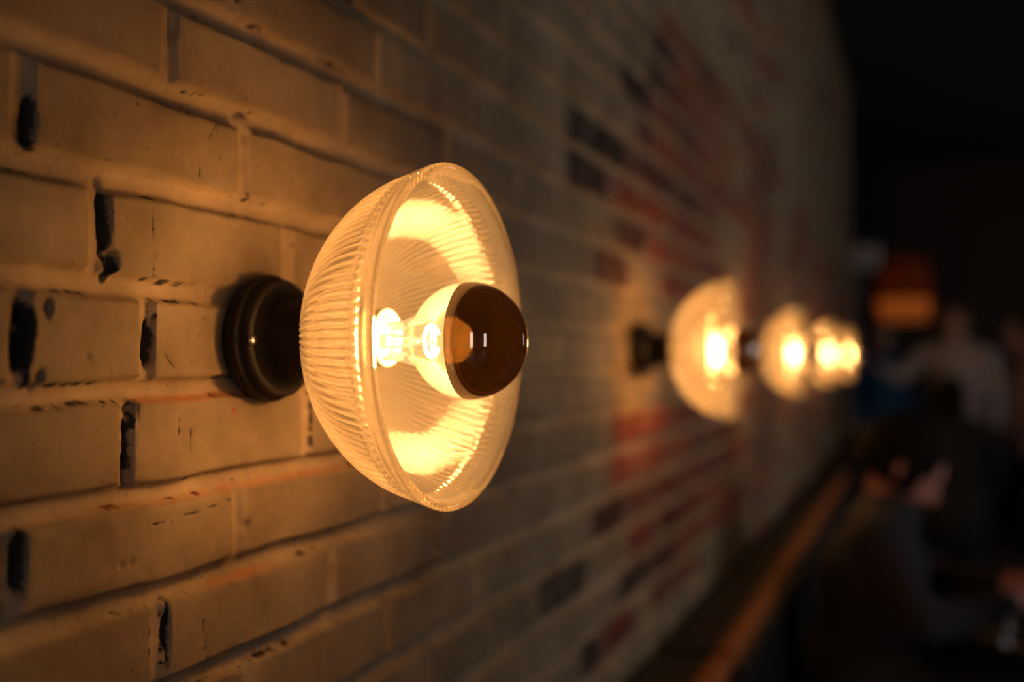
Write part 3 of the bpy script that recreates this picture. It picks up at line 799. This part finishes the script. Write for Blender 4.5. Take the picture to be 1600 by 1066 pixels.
def table(x, y, label):
    r = empty('cafe_table', (x, y, 0))
    MB().lathe([(.715, .300), (.722, .310), (.738, .310), (.744, .302)], 64, axis='z').build('table_top', M['ledge'], r)
    MB().lathe([(.012, .035), (.05, .028), (.60, .026), (.715, .06)], 24, axis='z').build('pedestal', M['frame'], r)
    MB().lathe([(0.0, .15), (.010, .15), (.016, .14), (.03, .05)], 40, axis='z').build('base', M['frame'], r)
    return tag(r, label, 'table')
table(0.87, 2.72, 'small dark round table in front of the person on the bench')
def tumbler():
    m, t, out = nt('clear_glass')
    g = N(t, 'ShaderNodeBsdfGlass', i_IOR=1.45, i_Roughness=0.0); t.links.new(g.outputs[0], out.inputs[0])
    prof = [(.0, .026), (.002, .029), (.115, .036), (.117, .0355), (.117, .034), (.115, .0335), (.012, .027), (.010, .02)]
    r = MB().lathe(prof, 40, axis='z').build('drinking_glass', m)
    r.location = (.672, 2.54, .7442)
    return tag(r, 'clear drinking glass on the small dark table', 'glass')
tumbler()

# glowing drum shade hanging at the far end
def tl_mat(name, col, tcol):
    m, t, out = nt(name)
    d = N(t, 'ShaderNodeBsdfDiffuse'); d.inputs[0].default_value = (*col, 1)
    l = N(t, 'ShaderNodeBsdfTranslucent'); l.inputs[0].default_value = (*tcol, 1)
    a = N(t, 'ShaderNodeMixShader'); a.inputs[0].default_value = .6
    t.links.new(d.outputs[0], a.inputs[1]); t.links.new(l.outputs[0], a.inputs[2]); t.links.new(a.outputs[0], out.inputs[0])
    return m
r = empty('pendant_lamp', (.36, 8.0, 0))
sh = MB().lathe([(1.83, .186), (1.83, .190), (2.13, .175), (2.15, .15), (2.16, .05), (2.157, .05), (2.147, .146), (2.127, .171)], 56, axis='z', closed=True)
sh.build('shade', tl_mat('orange_shade', (.15, .05, .012), (.26, .12, .05)), r)
MB().lathe([(1.67, .150), (1.675, .165), (1.822, .186), (1.828, .188), (1.828, .184), (1.820, .182), (1.678, .161)], 56, axis='z', closed=True).build('lower_shade', tl_mat('amber_shade', (.5, .3, .16), (.75, .46, .24)), r)
MB().tube([(0, 0, 2.05), (0, 0, ZC)], .006, 8).build('cord', M['frame'], r)
bl = MB().lathe([(1.90, .004), (1.905, .02), (1.93, .032), (1.96, .028), (1.99, .015), (2.05, .014)], 24, axis='z').build('light_bulb', M['bulb'], r)
l = bpy.data.lights.new('pendant_light', 'POINT'); l.energy = 1.7; l.color = (1, .55, .22); l.shadow_soft_size = .03
lo = bpy.data.objects.new('pendant_light', l); COL.objects.link(lo); lo.parent = bl; lo.location = (0, 0, 1.90)
tag(r, 'orange drum shade with paler lower band hanging at the far end', 'pendant lamp')

# pale post and box at the far end of the wall
grey = simple('pale_grey_paint', (.32, .33, .34), .6)
tag(MB().box(-.105, .0, 9.0, 9.1, 0, 2.16).build('trim_1', grey, smooth=False, bevel=.004), kind='structure')
r = empty('wall_cabinet', (0, 9.0, 0))
MB().box(-.12, .15, -.02, .2, 2.165, 2.36).build('body', simple('pale_box_paint', (.8, .77, .76), .6), r, smooth=False, bevel=.008)
MB().box(-.105, .135, -.028, -.0205, 2.18, 2.345).build('door', simple('pale_door_paint', (.8, .77, .76), .55), r, smooth=False, bevel=.003)
tag(r, 'pale grey box on top of the post at the far end of the wall', 'cabinet')
tag(MB().box(-.13, .16, 9.181, 9.30, 0, ZC).build('trim_2', M['dark'], smooth=False), kind='structure')

tag(MB().box(0.004, 0.112, 5.0, 7.66, 0.0, 0.85).build('trim_3', M['ledge'], smooth=False, bevel=.003), kind='structure')
